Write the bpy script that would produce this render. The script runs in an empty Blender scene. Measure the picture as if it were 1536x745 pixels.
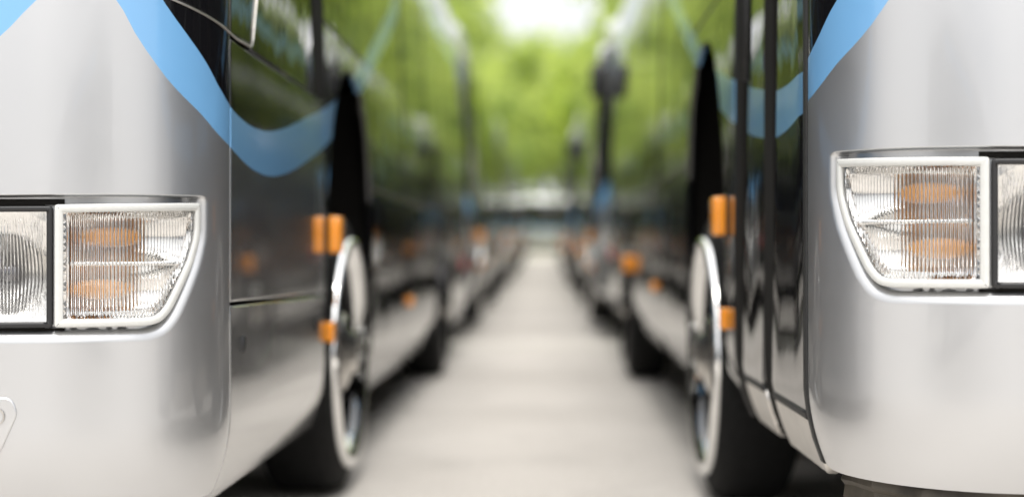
import bpy, bmesh, math, random
import numpy as np
from mathutils import Vector, Matrix
from mathutils.geometry import delaunay_2d_cdt

random.seed(7)
SC = bpy.context.scene
COL = SC.collection
PI = math.pi
R_ = math.radians

# ------------------------------------------------------------------ camera
CAM_Z = 0.80
FPX = 1536 * 50 / 36.0            # focal length in photograph pixels
VPX, VPY = 818.0, 380.0           # where the lane vanishes in the photograph
cam = bpy.data.cameras.new('camera')
cam.lens = 50; cam.sensor_width = 36; cam.clip_start = 0.05; cam.clip_end = 3000
cam.dof.use_dof = True
cam.dof.focus_distance = 2.70
cam.dof.aperture_fstop = 1.15
camo = bpy.data.objects.new('camera', cam); COL.objects.link(camo)
camo.location = (0, 0, CAM_Z)
camo.rotation_euler = (R_(90) + math.atan((VPY - 372.5) / FPX), 0, math.atan((VPX - 768) / FPX))
SC.camera = camo

# ------------------------------------------------------------------ sky and light
SUN_EL, SUN_AZ = 62, 176
w = bpy.data.worlds.new('World'); SC.world = w; w.use_nodes = True
nt = w.node_tree; nt.nodes.clear()
wo = nt.nodes.new('ShaderNodeOutputWorld'); bg = nt.nodes.new('ShaderNodeBackground')
sky = nt.nodes.new('ShaderNodeTexSky'); sky.sky_type = 'NISHITA'; sky.sun_disc = False
sky.sun_elevation = R_(SUN_EL); sky.sun_rotation = R_(SUN_AZ)
sky.dust_density = 6.0; sky.air_density = 1.0; sky.ozone_density = 1.0
hs = nt.nodes.new('ShaderNodeHueSaturation'); hs.inputs['Saturation'].default_value = 0.14
# thin broken cloud: pale noise over the desaturated sky
tc = nt.nodes.new('ShaderNodeTexCoord'); nz = nt.nodes.new('ShaderNodeTexNoise')
nz.inputs['Scale'].default_value = 2.2; nz.inputs['Detail'].default_value = 6
rp = nt.nodes.new('ShaderNodeValToRGB')
rp.color_ramp.elements[0].position = 0.35; rp.color_ramp.elements[0].color = (0.86, 0.88, 0.92, 1)
rp.color_ramp.elements[1].position = 0.70; rp.color_ramp.elements[1].color = (1.18, 1.16, 1.13, 1)
mx = nt.nodes.new('ShaderNodeMix'); mx.data_type = 'RGBA'; mx.blend_type = 'MULTIPLY'; mx.inputs[0].default_value = 1
nt.links.new(sky.outputs[0], hs.inputs['Color'])
nt.links.new(tc.outputs['Generated'], nz.inputs['Vector']); nt.links.new(nz.outputs['Fac'], rp.inputs[0])
# overcast layer over it: three times brighter overhead than at the horizon, the same all round
sx_ = nt.nodes.new('ShaderNodeSeparateXYZ'); nt.links.new(tc.outputs['Generated'], sx_.inputs[0])
ov = nt.nodes.new('ShaderNodeMapRange'); ov.inputs['From Min'].default_value = 0; ov.inputs['From Max'].default_value = 1
ov.inputs['To Min'].default_value = 4.8; ov.inputs['To Max'].default_value = 15.0; nt.links.new(sx_.outputs[2], ov.inputs['Value'])
oc = nt.nodes.new('ShaderNodeCombineColor')
for q in range(3): nt.links.new(ov.outputs[0], oc.inputs[q])
cl = nt.nodes.new('ShaderNodeMix'); cl.data_type = 'RGBA'; cl.inputs[0].default_value = 0.7
nt.links.new(hs.outputs[0], cl.inputs[6]); nt.links.new(oc.outputs[0], cl.inputs[7])
nt.links.new(cl.outputs[2], mx.inputs[6]); nt.links.new(rp.outputs[0], mx.inputs[7])
nt.links.new(mx.outputs[2], bg.inputs[0]); bg.inputs[1].default_value = 0.15
nt.links.new(bg.outputs[0], wo.inputs[0])
sl = bpy.data.lights.new('sun', 'SUN'); sl.energy = 1.5; sl.angle = R_(24); sl.color = (1, 0.96, 0.9)
so = bpy.data.objects.new('sun', sl); COL.objects.link(so)
az = R_(SUN_AZ)
sd = Vector((math.sin(az) * math.cos(R_(SUN_EL)), math.cos(az) * math.cos(R_(SUN_EL)), math.sin(R_(SUN_EL))))
so.rotation_euler = sd.to_track_quat('Z', 'Y').to_euler()
SC.view_settings.view_transform = 'Standard'; SC.view_settings.look = 'None'
SC.view_settings.exposure = 0.55; SC.view_settings.gamma = 1.0
SC.view_settings.use_curve_mapping = False
SC.render.engine = 'CYCLES'
SC.cycles.use_denoising = True
SC.cycles.max_bounces = 14; SC.cycles.glossy_bounces = 8; SC.cycles.transmission_bounces = 10
SC.cycles.diffuse_bounces = 4; SC.cycles.caustics_reflective = True; SC.cycles.caustics_refractive = True
SC.cycles.sample_clamp_indirect = 8

# ------------------------------------------------------------------ body geometry of a coach (metres, bus faces -Y)
HALF = 1.15          # half width
RF, RC = 5.0, 0.36   # plan radius of the front, of the corner
TH0 = math.asin((HALF - RC) / (RF - RC))
X1, Y1 = RF * math.sin(TH0), RF * (1 - math.cos(TH0))
A1 = RF * TH0
SEAM_S = A1 + RC * (PI / 2 - TH0)      # arc length centre -> corner seam
SEAM_Y = Y1 + RC * math.cos(TH0)
LEN = 9.42
SKIRT, SKIRT2 = 0.27, 0.235

def inset(z, side):
    o = 0.0
    if z < 0.47:
        t = min(1.2, (0.47 - z) / 0.20)
        o += (0.055 * (1 - side) + 0.05 * side) * t ** 2.0
    if z > 1.3:
        o += 0.05 * ((z - 1.3) / 1.15) ** 1.5
    return o
def rake(z):
    return 0.0 if z < 1.3 else 0.13 * ((z - 1.3) / 1.15) ** 1.3
def S(s, z, off=0.0):
    """front skin: s = arc length from the bus centre (signed), z = height, off = depth behind the skin"""
    a, sg = abs(s), (1 if s >= 0 else -1)
    if a <= A1:
        th = a / RF; x, y = RF * math.sin(th), RF * (1 - math.cos(th))
    elif a <= SEAM_S:
        th = TH0 + (a - A1) / RC
        x, y = X1 + RC * (math.sin(th) - math.sin(TH0)), Y1 + RC * (math.cos(TH0) - math.cos(th))
    else:
        th = PI / 2; x, y = HALF, SEAM_Y + a - SEAM_S
    d = off + inset(z, th / (PI / 2))
    return Vector((sg * (x - math.sin(th) * d), y + math.cos(th) * d + rake(z) * math.cos(th) ** 0.5 * 1.0
                   if th < PI / 2 - 1e-6 else y + math.cos(th) * d, z))
def T(sx):
    """side skin: u = metres behind the corner seam"""
    def f(u, z, off=0.0):
        return Vector((sx * (HALF - inset(z, 1.0) - off), SEAM_Y + u, z))
    return f

# photograph pixel -> point on the front skin of the coach whose hatch side shows (camera at the origin)
BUS_A = (-0.668 - HALF, 3.0 - SEAM_Y)
_tab = []
for i in range(400):
    s = SEAM_S * i / 399.0 * 1.0
    p = S(s, 1.0)
    X, Y = BUS_A[0] + p.x, BUS_A[1] + p.y
    _tab.append((VPX + FPX * X / Y, s, Y))
def px_front(x, y):
    for (xa, sa, ya), (xb, sb, yb) in zip(_tab, _tab[1:]):
        if xa <= x <= xb:
            t = (x - xa) / (xb - xa); d = ya + t * (yb - ya)
            return sa + t * (sb - sa), CAM_Z + (VPY - y) * d / FPX
    return SEAM_S, CAM_Z + (VPY - y) * _tab[-1][2] / FPX

# ------------------------------------------------------------------ livery curves: lower and upper edge of the blue swoosh (u, z)
LOW, UPP = [], []
for x, y in ((-420, 150), (-260, 165), (-100, 120), (0, 45), (45, 0), (85, -30), (130, -34), (171, 0), (195, 42), (223, 84), (258, 129), (296, 167), (330, 206)):
    s, z = px_front(x, y); LOW.append((s - SEAM_S, z))
for x, y in ((-420, 60), (-260, 75), (-100, 20), (0, -60), (50, -120), (90, -145), (150, -125), (200, -65), (242, 0), (265, 33), (307, 93), (330, 136)):
    s, z = px_front(x, y); UPP.append((s - SEAM_S, z))
for u, lo, up in ((0.0, 1.026, 1.112), (0.09, 1.010, 1.098), (0.19, 0.996, 1.090), (0.30, 0.988, 1.089), (0.42, 0.987, 1.095), (0.56, 0.996, 1.111), (0.77, 1.023, 1.145), (0.98, 1.060, 1.184), (1.216, 1.106, 1.225),
                  (1.627, 1.212, 1.316), (1.95, 1.315, 1.415), (2.52, 1.51, 1.615), (3.54, 1.89, 2.01), (4.1, 2.22, 2.36), (4.6, 2.62, 2.78)):
    LOW.append((u, lo)); UPP.append((u, up))
U0, U1, Z0, Z1 = -1.3, 4.6, 0.9, 3.0

# ------------------------------------------------------------------ materials
def new_mat(name):
    m = bpy.data.materials.new(name); m.use_nodes = True
    n = m.node_tree.nodes; n.clear()
    o = n.new('ShaderNodeOutputMaterial')
    return m, m.node_tree, n, o
def princ(n, color, rough=0.5, metal=0.0, coat=0.0, coat_r=0.03, trans=0.0, ior=1.5, spec=0.5):
    b = n.new('ShaderNodeBsdfPrincipled')
    b.inputs['Base Color'].default_value = (*color, 1); b.inputs['Roughness'].default_value = rough
    b.inputs['Metallic'].default_value = metal; b.inputs['Coat Weight'].default_value = coat
    b.inputs['Coat Roughness'].default_value = coat_r; b.inputs['Transmission Weight'].default_value = trans
    b.inputs['IOR'].default_value = ior; b.inputs['Specular IOR Level'].default_value = spec
    return b
def simple(name, color, rough=0.5, metal=0.0, noise=0.0, nscale=40, bump=0.0, **k):
    m, t, n, o = new_mat(name); b = princ(n, color, rough, metal, **k)
    if noise or bump:
        tc = n.new('ShaderNodeTexCoord'); z = n.new('ShaderNodeTexNoise')
        z.inputs['Scale'].default_value = nscale; z.inputs['Detail'].default_value = 6
        t.links.new(tc.outputs['Object'], z.inputs['Vector'])
        if noise:
            mp = n.new('ShaderNodeMapRange'); mp.inputs['To Min'].default_value = 1 - noise; mp.inputs['To Max'].default_value = 1 + noise
            mp.inputs['From Min'].default_value = 0.3; mp.inputs['From Max'].default_value = 0.7
            t.links.new(z.outputs['Fac'], mp.inputs['Value'])
            mm = n.new('ShaderNodeMix'); mm.data_type = 'RGBA'; mm.blend_type = 'MULTIPLY'; mm.inputs[0].default_value = 1
            mm.inputs[6].default_value = (*color, 1); t.links.new(mp.outputs[0], mm.inputs[7]); t.links.new(mm.outputs[2], b.inputs['Base Color'])
        if bump:
            bp = n.new('ShaderNodeBump'); bp.inputs['Strength'].default_value = bump; bp.inputs['Distance'].default_value = 0.01
            t.links.new(z.outputs['Fac'], bp.inputs['Height']); t.links.new(bp.outputs[0], b.inputs['Normal'])
    t.links.new(b.outputs[0], o.inputs[0])
    return m

SILVER = (0.53, 0.535, 0.545)
BLUE = (0.145, 0.345, 0.60)
BLACK = (0.006, 0.006, 0.007)
GRAPHITE = (0.40, 0.404, 0.412)
def livery(name, under):
    """paint by height over the body: under the swoosh `under`, the swoosh blue, black gloss above it. UV = (metres round the body, height)"""
    m, t, n, o = new_mat(name); L = t.links.new
    uv = n.new('ShaderNodeUVMap'); uv.uv_map = 'UVMap'; sp = n.new('ShaderNodeSeparateXYZ'); L(uv.outputs[0], sp.inputs[0])
    mr = n.new('ShaderNodeMapRange'); mr.inputs['From Min'].default_value = U0; mr.inputs['From Max'].default_value = U1
    L(sp.outputs[0], mr.inputs['Value'])
    def edge(pts):
        fc = n.new('ShaderNodeFloatCurve'); c = fc.mapping.curves[0]
        q = [((u - U0) / (U1 - U0), (z - Z0) / (Z1 - Z0)) for u, z in pts if U0 < u < U1]
        c.points[0].location = (0.0, q[0][1]); c.points[1].location = (1.0, q[-1][1])
        for a in q: c.points.new(*a)
        fc.mapping.update(); L(mr.outputs[0], fc.inputs['Value'])
        back = n.new('ShaderNodeMapRange'); back.inputs['To Min'].default_value = Z0; back.inputs['To Max'].default_value = Z1
        back.clamp = False; L(fc.outputs[0], back.inputs['Value'])
        d = n.new('ShaderNodeMath'); d.operation = 'SUBTRACT'; L(sp.outputs[1], d.inputs[0]); L(back.outputs[0], d.inputs[1])
        k = n.new('ShaderNodeMapRange'); k.inputs['From Min'].default_value = -0.0012; k.inputs['From Max'].default_value = 0.0012
        L(d.outputs[0], k.inputs['Value']); return k.outputs[0]
    lo, up = edge(LOW), edge(UPP)
    # slight waviness of the sheet and a fine metallic grain, faint dust
    tc = n.new('ShaderNodeTexCoord')
    wv = n.new('ShaderNodeTexNoise'); wv.inputs['Scale'].default_value = 3.5; wv.inputs['Detail'].default_value = 2
    L(tc.outputs['Object'], wv.inputs['Vector'])
    bp = n.new('ShaderNodeBump'); bp.inputs['Strength'].default_value = 0.10 if under == 'glass' else 0.02; bp.inputs['Distance'].default_value = 0.02
    L(wv.outputs['Fac'], bp.inputs['Height'])
    du = n.new('ShaderNodeTexNoise'); du.inputs['Scale'].default_value = 4; du.inputs['Detail'].default_value = 3; du.inputs['Roughness'].default_value = 0.7
    L(tc.outputs['Object'], du.inputs['Vector'])
    dr = n.new('ShaderNodeMapRange'); dr.inputs['From Min'].default_value = 0.35; dr.inputs['From Max'].default_value = 0.75
    dr.inputs['To Min'].default_value = 0.35; dr.inputs['To Max'].default_value = 0.40; L(du.outputs['Fac'], dr.inputs['Value'])
    sil = princ(n, GRAPHITE if under == 'graphite' else SILVER, 0.32, 0.85, 1.0, 0.03)
    if under == 'silver': L(dr.outputs[0], sil.inputs['Roughness'])
    else: sil.inputs['Roughness'].default_value = 0.2
    blu = princ(n, BLUE, 0.4, 0.0, 1.0, 0.02)
    blk = princ(n, BLACK, 0.03, 0.0, 0.0, ior=1.95)
    for b in (sil, blu, blk):
        L(bp.outputs[0], b.inputs['Normal']); L(bp.outputs[0], b.inputs['Coat Normal'])
    m1 = n.new('ShaderNodeMixShader'); L(lo, m1.inputs[0]); L((blk if under == 'glass' else sil).outputs[0], m1.inputs[1]); L(blu.outputs[0], m1.inputs[2])
    m2 = n.new('ShaderNodeMixShader'); L(up, m2.inputs[0]); L(m1.outputs[0], m2.inputs[1]); L(blk.outputs[0], m2.inputs[2])
    L(m2.outputs[0], o.inputs[0])
    return m
M = {}
M['livery'] = livery('silver_paint_with_swoosh', 'silver')
M['graphite'] = livery('graphite_paint_with_swoosh', 'graphite')
M['glass'] = livery('black_glass_with_swoosh', 'glass')
M['silver'] = simple('silver_paint', SILVER, 0.32, 0.85, noise=0.04, nscale=12, coat=1.0)
M['black_gloss'] = simple('black_gloss', BLACK, 0.05, ior=1.55)
M['rubber'] = simple('black_rubber', (0.012, 0.012, 0.012), 0.6, noise=0.3, nscale=60)
M['matte'] = simple('matte_black', (0.011, 0.010, 0.009), 0.85, spec=0.15)
M['tyre'] = simple('tyre_rubber', (0.009, 0.009, 0.009), 0.8, spec=0.2, noise=0.3, nscale=50, bump=0.3)
M['chrome'] = simple('chrome', (0.85, 0.85, 0.84), 0.07, 1.0)
M['darkdisc'] = simple('dark_wheel_disc', (0.05, 0.05, 0.052), 0.12, 1.0)
M['steel'] = simple('brushed_steel', (0.55, 0.53, 0.50), 0.3, 1.0, noise=0.08, nscale=20)
M['beam'] = simple('dirty_zinc_beam', (0.055, 0.047, 0.036), 0.55, 0.4, noise=0.8, nscale=11, bump=0.5)
M['bezel'] = simple('black_plastic', (0.012, 0.012, 0.013), 0.4)
M['amber'] = simple('amber_plastic', (1.0, 0.34, 0.012), 0.18, coat=0.6)
M['amberglass'] = simple('amber_glass', (1.0, 0.40, 0.02), 0.05, trans=0.15, coat=0.5)
M['red'] = simple('red_plastic', (0.5, 0.02, 0.02), 0.25, coat=0.6)
M['opal'] = simple('opal_plastic', (0.60, 0.605, 0.585), 0.22, noise=0.03, nscale=90, trans=0.1, coat=0.4)
M['reflector'] = simple('lamp_reflector', (0.70, 0.69, 0.67), 0.06, 1.0)
M['reflector_satin'] = simple('satin_reflector', (0.70, 0.69, 0.67), 0.24, 1.0)
M['lens'] = simple('clear_lens', (1, 1, 1), 0.0, trans=1.0, ior=1.45)
M['smoke'] = simple('bulb_shield', (0.12, 0.12, 0.13), 0.15, 1.0)
M['lampglass'] = simple('mirror_glass', (0.6, 0.62, 0.65), 0.02, 1.0)
M['whitecap'] = simple('white_plastic', (0.75, 0.76, 0.78), 0.25, coat=0.5)

# ------------------------------------------------------------------ mesh helpers
def link(name, me, mat=None, parent=None):
    o = bpy.data.objects.new(name, me); COL.objects.link(o)
    if mat is not None: me.materials.append(mat)
    if parent is not None: o.parent = parent
    return o
def from_bm(name, bm, mat, parent=None, smooth=False):
    me = bpy.data.meshes.new(name); bmesh.ops.recalc_face_normals(bm, faces=bm.faces)
    bm.to_mesh(me); bm.free()
    if smooth: me.shade_smooth()
    return link(name, me, mat, parent)
def empty(name, loc=(0, 0, 0), rz=0.0):
    o = bpy.data.objects.new(name, None); COL.objects.link(o); o.location = loc; o.rotation_euler = (0, 0, rz); o.empty_display_size = 0.2
    return o
def tag(o, label, cat, group=None):
    o['label'] = label; o['category'] = cat
    if group: o['group'] = group
    return o
def box(bm, c, d, bev=0.0, seg=2, mtx=None):
    r = bmesh.ops.create_cube(bm, size=1.0); vs = r['verts']
    for v in vs: v.co = Vector((v.co.x * d[0], v.co.y * d[1], v.co.z * d[2]))
    if bev:
        es = list({e for v in vs for e in v.link_edges})
        g = bmesh.ops.bevel(bm, geom=es, offset=bev, segments=seg, affect='EDGES', profile=0.5)
        vs = list({v for f in g['faces'] for v in f.verts} | {v for v in vs if v.is_valid})
    for v in vs:
        if mtx is not None: v.co = mtx @ v.co
        v.co += Vector(c)
def lathe(bm, prof, axis='X', n=48, sign=1):
    """profile (r, h) turned about the local X axis"""
    rings = []
    for r, h in prof:
        rings.append([bm.verts.new((sign * h, r * math.cos(2 * PI * k / n), r * math.sin(2 * PI * k / n))) for k in range(n)])
    for a, b in zip(rings, rings[1:]):
        for k in range(n): bm.faces.new((a[k], a[(k + 1) % n], b[(k + 1) % n], b[k]))
    return rings
def tube(bm, pts, r, n=8, caps=True):
    pts = [Vector(p) for p in pts]; rings = []; rr = r if isinstance(r, (list, tuple)) else [r] * len(pts)
    up = Vector((0, 0, 1))
    for i, p in enumerate(pts):
        d = (pts[min(i + 1, len(pts) - 1)] - pts[max(i - 1, 0)]).normalized()
        a = d.cross(up if abs(d.z) < 0.95 else Vector((1, 0, 0))).normalized(); b = d.cross(a)
        rings.append([bm.verts.new(p + rr[i] * (math.cos(2 * PI * k / n) * a + math.sin(2 * PI * k / n) * b)) for k in range(n)])
    for A, B in zip(rings, rings[1:]):
        for k in range(n): bm.faces.new((A[k], A[(k + 1) % n], B[(k + 1) % n], B[k]))
    if caps: bm.faces.new(rings[0]); bm.faces.new(rings[-1])
def resample(poly, step):
    out = []
    n = len(poly)
    for i in range(n):
        a, b = poly[i], poly[(i + 1) % n]; L = math.hypot(b[0] - a[0], b[1] - a[1]); k = max(1, int(math.ceil(L / step)))
        for j in range(k): out.append((a[0] + (b[0] - a[0]) * j / k, a[1] + (b[1] - a[1]) * j / k))
    return out
def area(poly):
    return 0.5 * sum(a[0] * b[1] - b[0] * a[1] for a, b in zip(poly, poly[1:] + poly[:1]))
def ccw(poly): return poly if area(poly) > 0 else poly[::-1]
def roundpoly(poly, rad, seg=5):
    """round every corner; rad = number or list per corner"""
    out = []; n = len(poly)
    for i in range(n):
        p0, p, p1 = Vector(poly[i - 1]), Vector(poly[i]), Vector(poly[(i + 1) % n])
        r = rad[i] if isinstance(rad, (list, tuple)) else rad
        d0, d1 = (p0 - p), (p1 - p); r = min(r, d0.length * 0.49, d1.length * 0.49)
        if r < 1e-5: out.append((p.x, p.y)); continue
        a, b = p + d0.normalized() * r, p + d1.normalized() * r
        for k in range(seg + 1):
            t = k / seg; q = a * (1 - t) ** 2 + p * 2 * t * (1 - t) + b * t * t; out.append((q.x, q.y))
    return out
def shrink(poly, d):
    """offset a counter-clockwise polygon inwards by d (outwards if negative)"""
    n = len(poly); out = []
    for i in range(n):
        a, p, b = Vector(poly[i - 1]), Vector(poly[i]), Vector(poly[(i + 1) % n])
        e0, e1 = (p - a), (b - p)
        if e0.length < 1e-9: e0 = e1
        if e1.length < 1e-9: e1 = e0
        e0.normalize(); e1.normalize()
        n0, n1 = Vector((-e0.y, e0.x)), Vector((-e1.y, e1.x)); m = (n0 + n1)
        if m.length < 1e-6: m = n0
        m.normalize(); k = d / max(0.4, m.dot(n0)); out.append((p.x + m.x * k, p.y + m.y * k))
    return out
def inside(poly, P):
    P = np.asarray(P); q = np.asarray(poly); x, y = P[:, 0], P[:, 1]; r = np.zeros(len(P), bool)
    xa, ya = q[:, 0], q[:, 1]; xb, yb = np.roll(xa, -1), np.roll(ya, -1)
    for i in range(len(q)):
        if ya[i] == yb[i]: continue
        c = ((ya[i] > y) != (yb[i] > y)) & (x < (xb[i] - xa[i]) * (y - ya[i]) / (yb[i] - ya[i]) + xa[i])
        r ^= c
    return r
def triangulate(outer, holes, ds, dz):
    loops = [outer] + holes; co, ed = [], []
    for l in loops:
        b = len(co); co += list(l); ed += [(b + i, b + (i + 1) % len(l)) for i in range(len(l))]
    q = np.asarray(outer); x0, y0 = q.min(0); x1, y1 = q.max(0)
    nx, ny = max(1, int((x1 - x0) / ds)), max(1, int((y1 - y0) / dz))
    g = np.array([(x0 + (x1 - x0) * (i + 0.5) / nx, y0 + (y1 - y0) * (j + 0.5) / ny) for i in range(nx) for j in range(ny)])
    if len(g):
        ok = inside(outer, g)
        for h in holes: ok &= ~inside(h, g)
        B = np.asarray(co)
        g = g[ok]; keep = np.ones(len(g), bool)
        for k in range(0, len(g), 500):
            d = np.abs(g[k:k + 500, None, :] - B[None]); keep[k:k + 500] = ((d[:, :, 0] / ds) ** 2 + (d[:, :, 1] / dz) ** 2).min(1) > 0.12
        co += [tuple(a) for a in g[keep]]
    r = delaunay_2d_cdt([Vector(a) for a in co], ed, [], 0, 1e-7)
    V = [tuple(a) for a in r[0]]; F = [f for f in r[2]]
    c = np.array([np.mean([V[i] for i in f], axis=0) for f in F]); ok = inside(outer, c)
    for h in holes: ok &= ~inside(h, c)
    return V, [tuple(f) for f, k in zip(F, ok) if k]
def skin_normal(f, a, z, off):
    e = 1e-3; du = f(a + e, z, off) - f(a - e, z, off); dv = f(a, z + e, off) - f(a, z - e, off)
    n = du.cross(dv); n.normalize(); return n
def shell(name, f, outer, holes=(), ds=0.15, dz=0.12, thick=0.02, chamfer=0.003, mat=None, parent=None, off=0.0, uoff=0.0, uflip=False, hole_rings=None, outward=None):
    """a plate on the skin f(a, z, off): face, chamfered rim and edge. hole_rings: [(shrink, off)] turned-in lip of the holes"""
    outer = ccw(outer); holes = [ccw(h) for h in holes]
    fin = shrink(outer, chamfer)
    V2, F2 = triangulate(fin, holes, ds, dz)
    verts, norms, uvs, faces = [], [], [], []
    def add(a, z, o, nn=None):
        verts.append(f(a, z, off + o)); norms.append(nn); uvs.append((a, z)); return len(verts) - 1
    def outn(a, z):
        n = skin_normal(f, a, z, off)
        d = f(a, z, off) - f(a, z, off + 0.01)
        return n if n.dot(d) > 0 else -n
    for a, z in V2: add(a, z, 0.0, outn(a, z))
    for t in F2:
        p = [verts[i] for i in t]; nn = (p[1] - p[0]).cross(p[2] - p[0])
        faces.append(tuple(t) if nn.dot(norms[t[0]]) > 0 else tuple(reversed(t)))
    def strips(loops, flip):
        """loops: list of (poly, off) rings; smooth along the rings"""
        idx = []
        for poly, o in loops: idx.append([add(a, z, o) for a, z in poly])
        n = len(loops[0][0])
        for A, B in zip(idx, idx[1:]):
            for k in range(n):
                q = (A[k], A[(k + 1) % n], B[(k + 1) % n], B[k]); faces.append(q if not flip else tuple(reversed(q)))
        return idx
    base_n = len(faces)
    strips([(fin, 0.0), (shrink(outer, chamfer * 0.3), chamfer * 0.3), (outer, chamfer), (outer, thick)], False)
    for h in holes:
        if hole_rings: strips([(h, 0.0)] + [(shrink(h, d), o) for d, o in hole_rings], True)
        else: strips([(h, 0.0), (h, thick)], True)
    # flip of the rim depends on the handedness of the skin
    me = bpy.data.meshes.new(name); me.from_pydata([tuple(v) for v in verts], [], faces); me.update()
    # orient rim faces: outward test on the first strip by comparing with neighbours through bmesh
    bm = bmesh.new(); bm.from_mesh(me); bmesh.ops.remove_doubles(bm, verts=[], dist=0); bm.faces.ensure_lookup_table()
    a, z = fin[0]; n0 = outn(a, z)
    if base_n < len(bm.faces):
        fc = bm.faces[base_n]; fc.normal_update()
        n = len(fin); best = 0
        for k in range(n):
            ff = bm.faces[base_n + k]; ff.normal_update(); best += ff.normal.dot(outn(*fin[k]))
        if best < 0:
            bmesh.ops.reverse_faces(bm, faces=bm.faces[base_n:])
    bm.to_mesh(me); bm.free()
    uvl = me.uv_layers.new(name='UVMap')
    for lp in me.loops:
        a, z = uvs[lp.vertex_index]
        uvl.data[lp.index].uv = (abs(a) - uoff if uflip else a - uoff, z)
    me.shade_smooth(); me.update()
    vn = [Vector(v.normal) for v in me.vertices]
    cn = [tuple(nn) if nn is not None else tuple(vn[i]) for i, nn in enumerate(norms)]
    me.normals_split_custom_set_from_vertices(cn)
    return link(name, me, mat, parent)

# ------------------------------------------------------------------ lamps in the front corner (pixel outlines -> skin)
def pxpoly(pts): return [px_front(x, y) for x, y in pts]
REC_IN = roundpoly(pxpoly([(-190, 297), (300.5, 296), (300.5, 347), (298.5, 364), (289.5, 397), (273.5, 434), (257, 467), (247, 480), (236, 489), (219, 494), (-190, 499)]), [0.02, 0.006, .01, .01, .01, .01, .01, .01, .01, .01, 0.02], 3)
REC_IN = ccw(resample(REC_IN, 0.012))
IND_OUT = ccw(resample(roundpoly(pxpoly([(76, 306), (297, 304), (297, 345), (295, 362), (286, 395), (270, 431), (254, 464), (244, 477), (234, 485), (217, 489), (76, 492)]), [0.006, 0.008, .01, .01, .01, .01, .01, .01, .01, .01, 0.006], 3), 0.008))
IND_IN = shrink(IND_OUT, 0.016)
def dense(poly): return resample(poly, 0.0035)
HL_OUT = ccw(resample(roundpoly(pxpoly([(-165, 309), (73, 308), (73, 492), (-165, 494)]), 0.008), 0.01))
HL_IN = shrink(HL_OUT, 0.011)

def lens(name, mir, outline, pitch, amp, mat, parent, off=0.004, curve=None):
    f = lambda a, z, o: S(mir * a, z, o)
    outline = resample(outline, 0.0025)
    V2, F2 = triangulate(outline, [], pitch / 6.0, 0.012)
    amin = min(a for a, _ in outline)
    B = np.array(resample(outline, 0.003))
    def fade(a, z): return min(1.0, max(0.0, (math.sqrt(((B - np.array((a, z))) ** 2).sum(1).min()) - 0.001) / 0.006))
    n = len(V2); verts, faces = [], []
    for a, z in V2: verts.append(f(a, z, off))
    for a, z in V2:
        ph = (a - amin - (curve(a, z) if curve else 0)) / pitch * 2 * PI
        verts.append(f(a, z, off + 0.0042 + fade(a, z) * amp * (0.5 - 0.5 * math.cos(ph))))
    for t in F2:
        faces.append(t); faces.append(tuple(n + i for i in reversed(t)))
    # stitch the rim
    cnt = {}
    for t in F2:
        for i in range(3):
            e = (t[i], t[(i + 1) % 3]); k = tuple(sorted(e)); cnt[k] = None if k in cnt else e
    for e in cnt.values():
        if e: faces.append((e[1], e[0], n + e[0], n + e[1]))
    me = bpy.data.meshes.new(name); me.from_pydata([tuple(v) for v in verts], [], faces)
    bm = bmesh.new(); bm.from_mesh(me); bmesh.ops.recalc_face_normals(bm, faces=bm.faces); bm.to_mesh(me); bm.free()
    me.shade_smooth(); me.set_sharp_from_angle(angle=R_(60))
    return link(name, me, mat, parent)
def frame_ring(name, mir, outer, inner, off0, depth, lip, mat, parent):
    """a lamp surround: raised frame between two outlines with rounded edges and a skirt running back"""
    f = lambda a, z, o: S(mir * a, z, o)
    n = len(outer)
    rings = [(outer, off0 + depth), (outer, off0 + 0.004), (shrink(outer, 0.0008), off0 + 0.0012), (shrink(outer, 0.0024), off0),
             ([((a[0] * 0.5 + b[0] * 0.5), (a[1] * 0.5 + b[1] * 0.5)) for a, b in zip(outer, inner)], off0 - 0.0001),
             (shrink(inner, -0.0015), off0 + 0.0002), (inner, off0 + 0.003), (inner, off0 + lip)]
    bm = bmesh.new(); idx = [[bm.verts.new(f(a, z, o)) for a, z in poly] for poly, o in rings]
    for A, B in zip(idx, idx[1:]):
        for k in range(n): bm.faces.new((A[k], A[(k + 1) % n], B[(k + 1) % n], B[k]))
    return from_bm(name, bm, mat, parent, True)
def dish(name, mir, outline, depthf, mat, parent, ds=0.008, holes=()):
    f = lambda a, z, o: S(mir * a, z, o)
    V2, F2 = triangulate(outline, list(holes), ds, ds)
    me = bpy.data.meshes.new(name); me.from_pydata([tuple(f(a, z, depthf(a, z))) for a, z in V2], [], F2); me.shade_smooth()
    return link(name, me, mat, parent)
def ball(bm, c, r, sc=(1, 1, 1), seg=20):
    g = bmesh.ops.create_uvsphere(bm, u_segments=seg, v_segments=seg // 2, radius=r)
    for v in g['verts']: v.co = Vector((v.co.x * sc[0], v.co.y * sc[1], v.co.z * sc[2])) + Vector(c)

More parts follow.
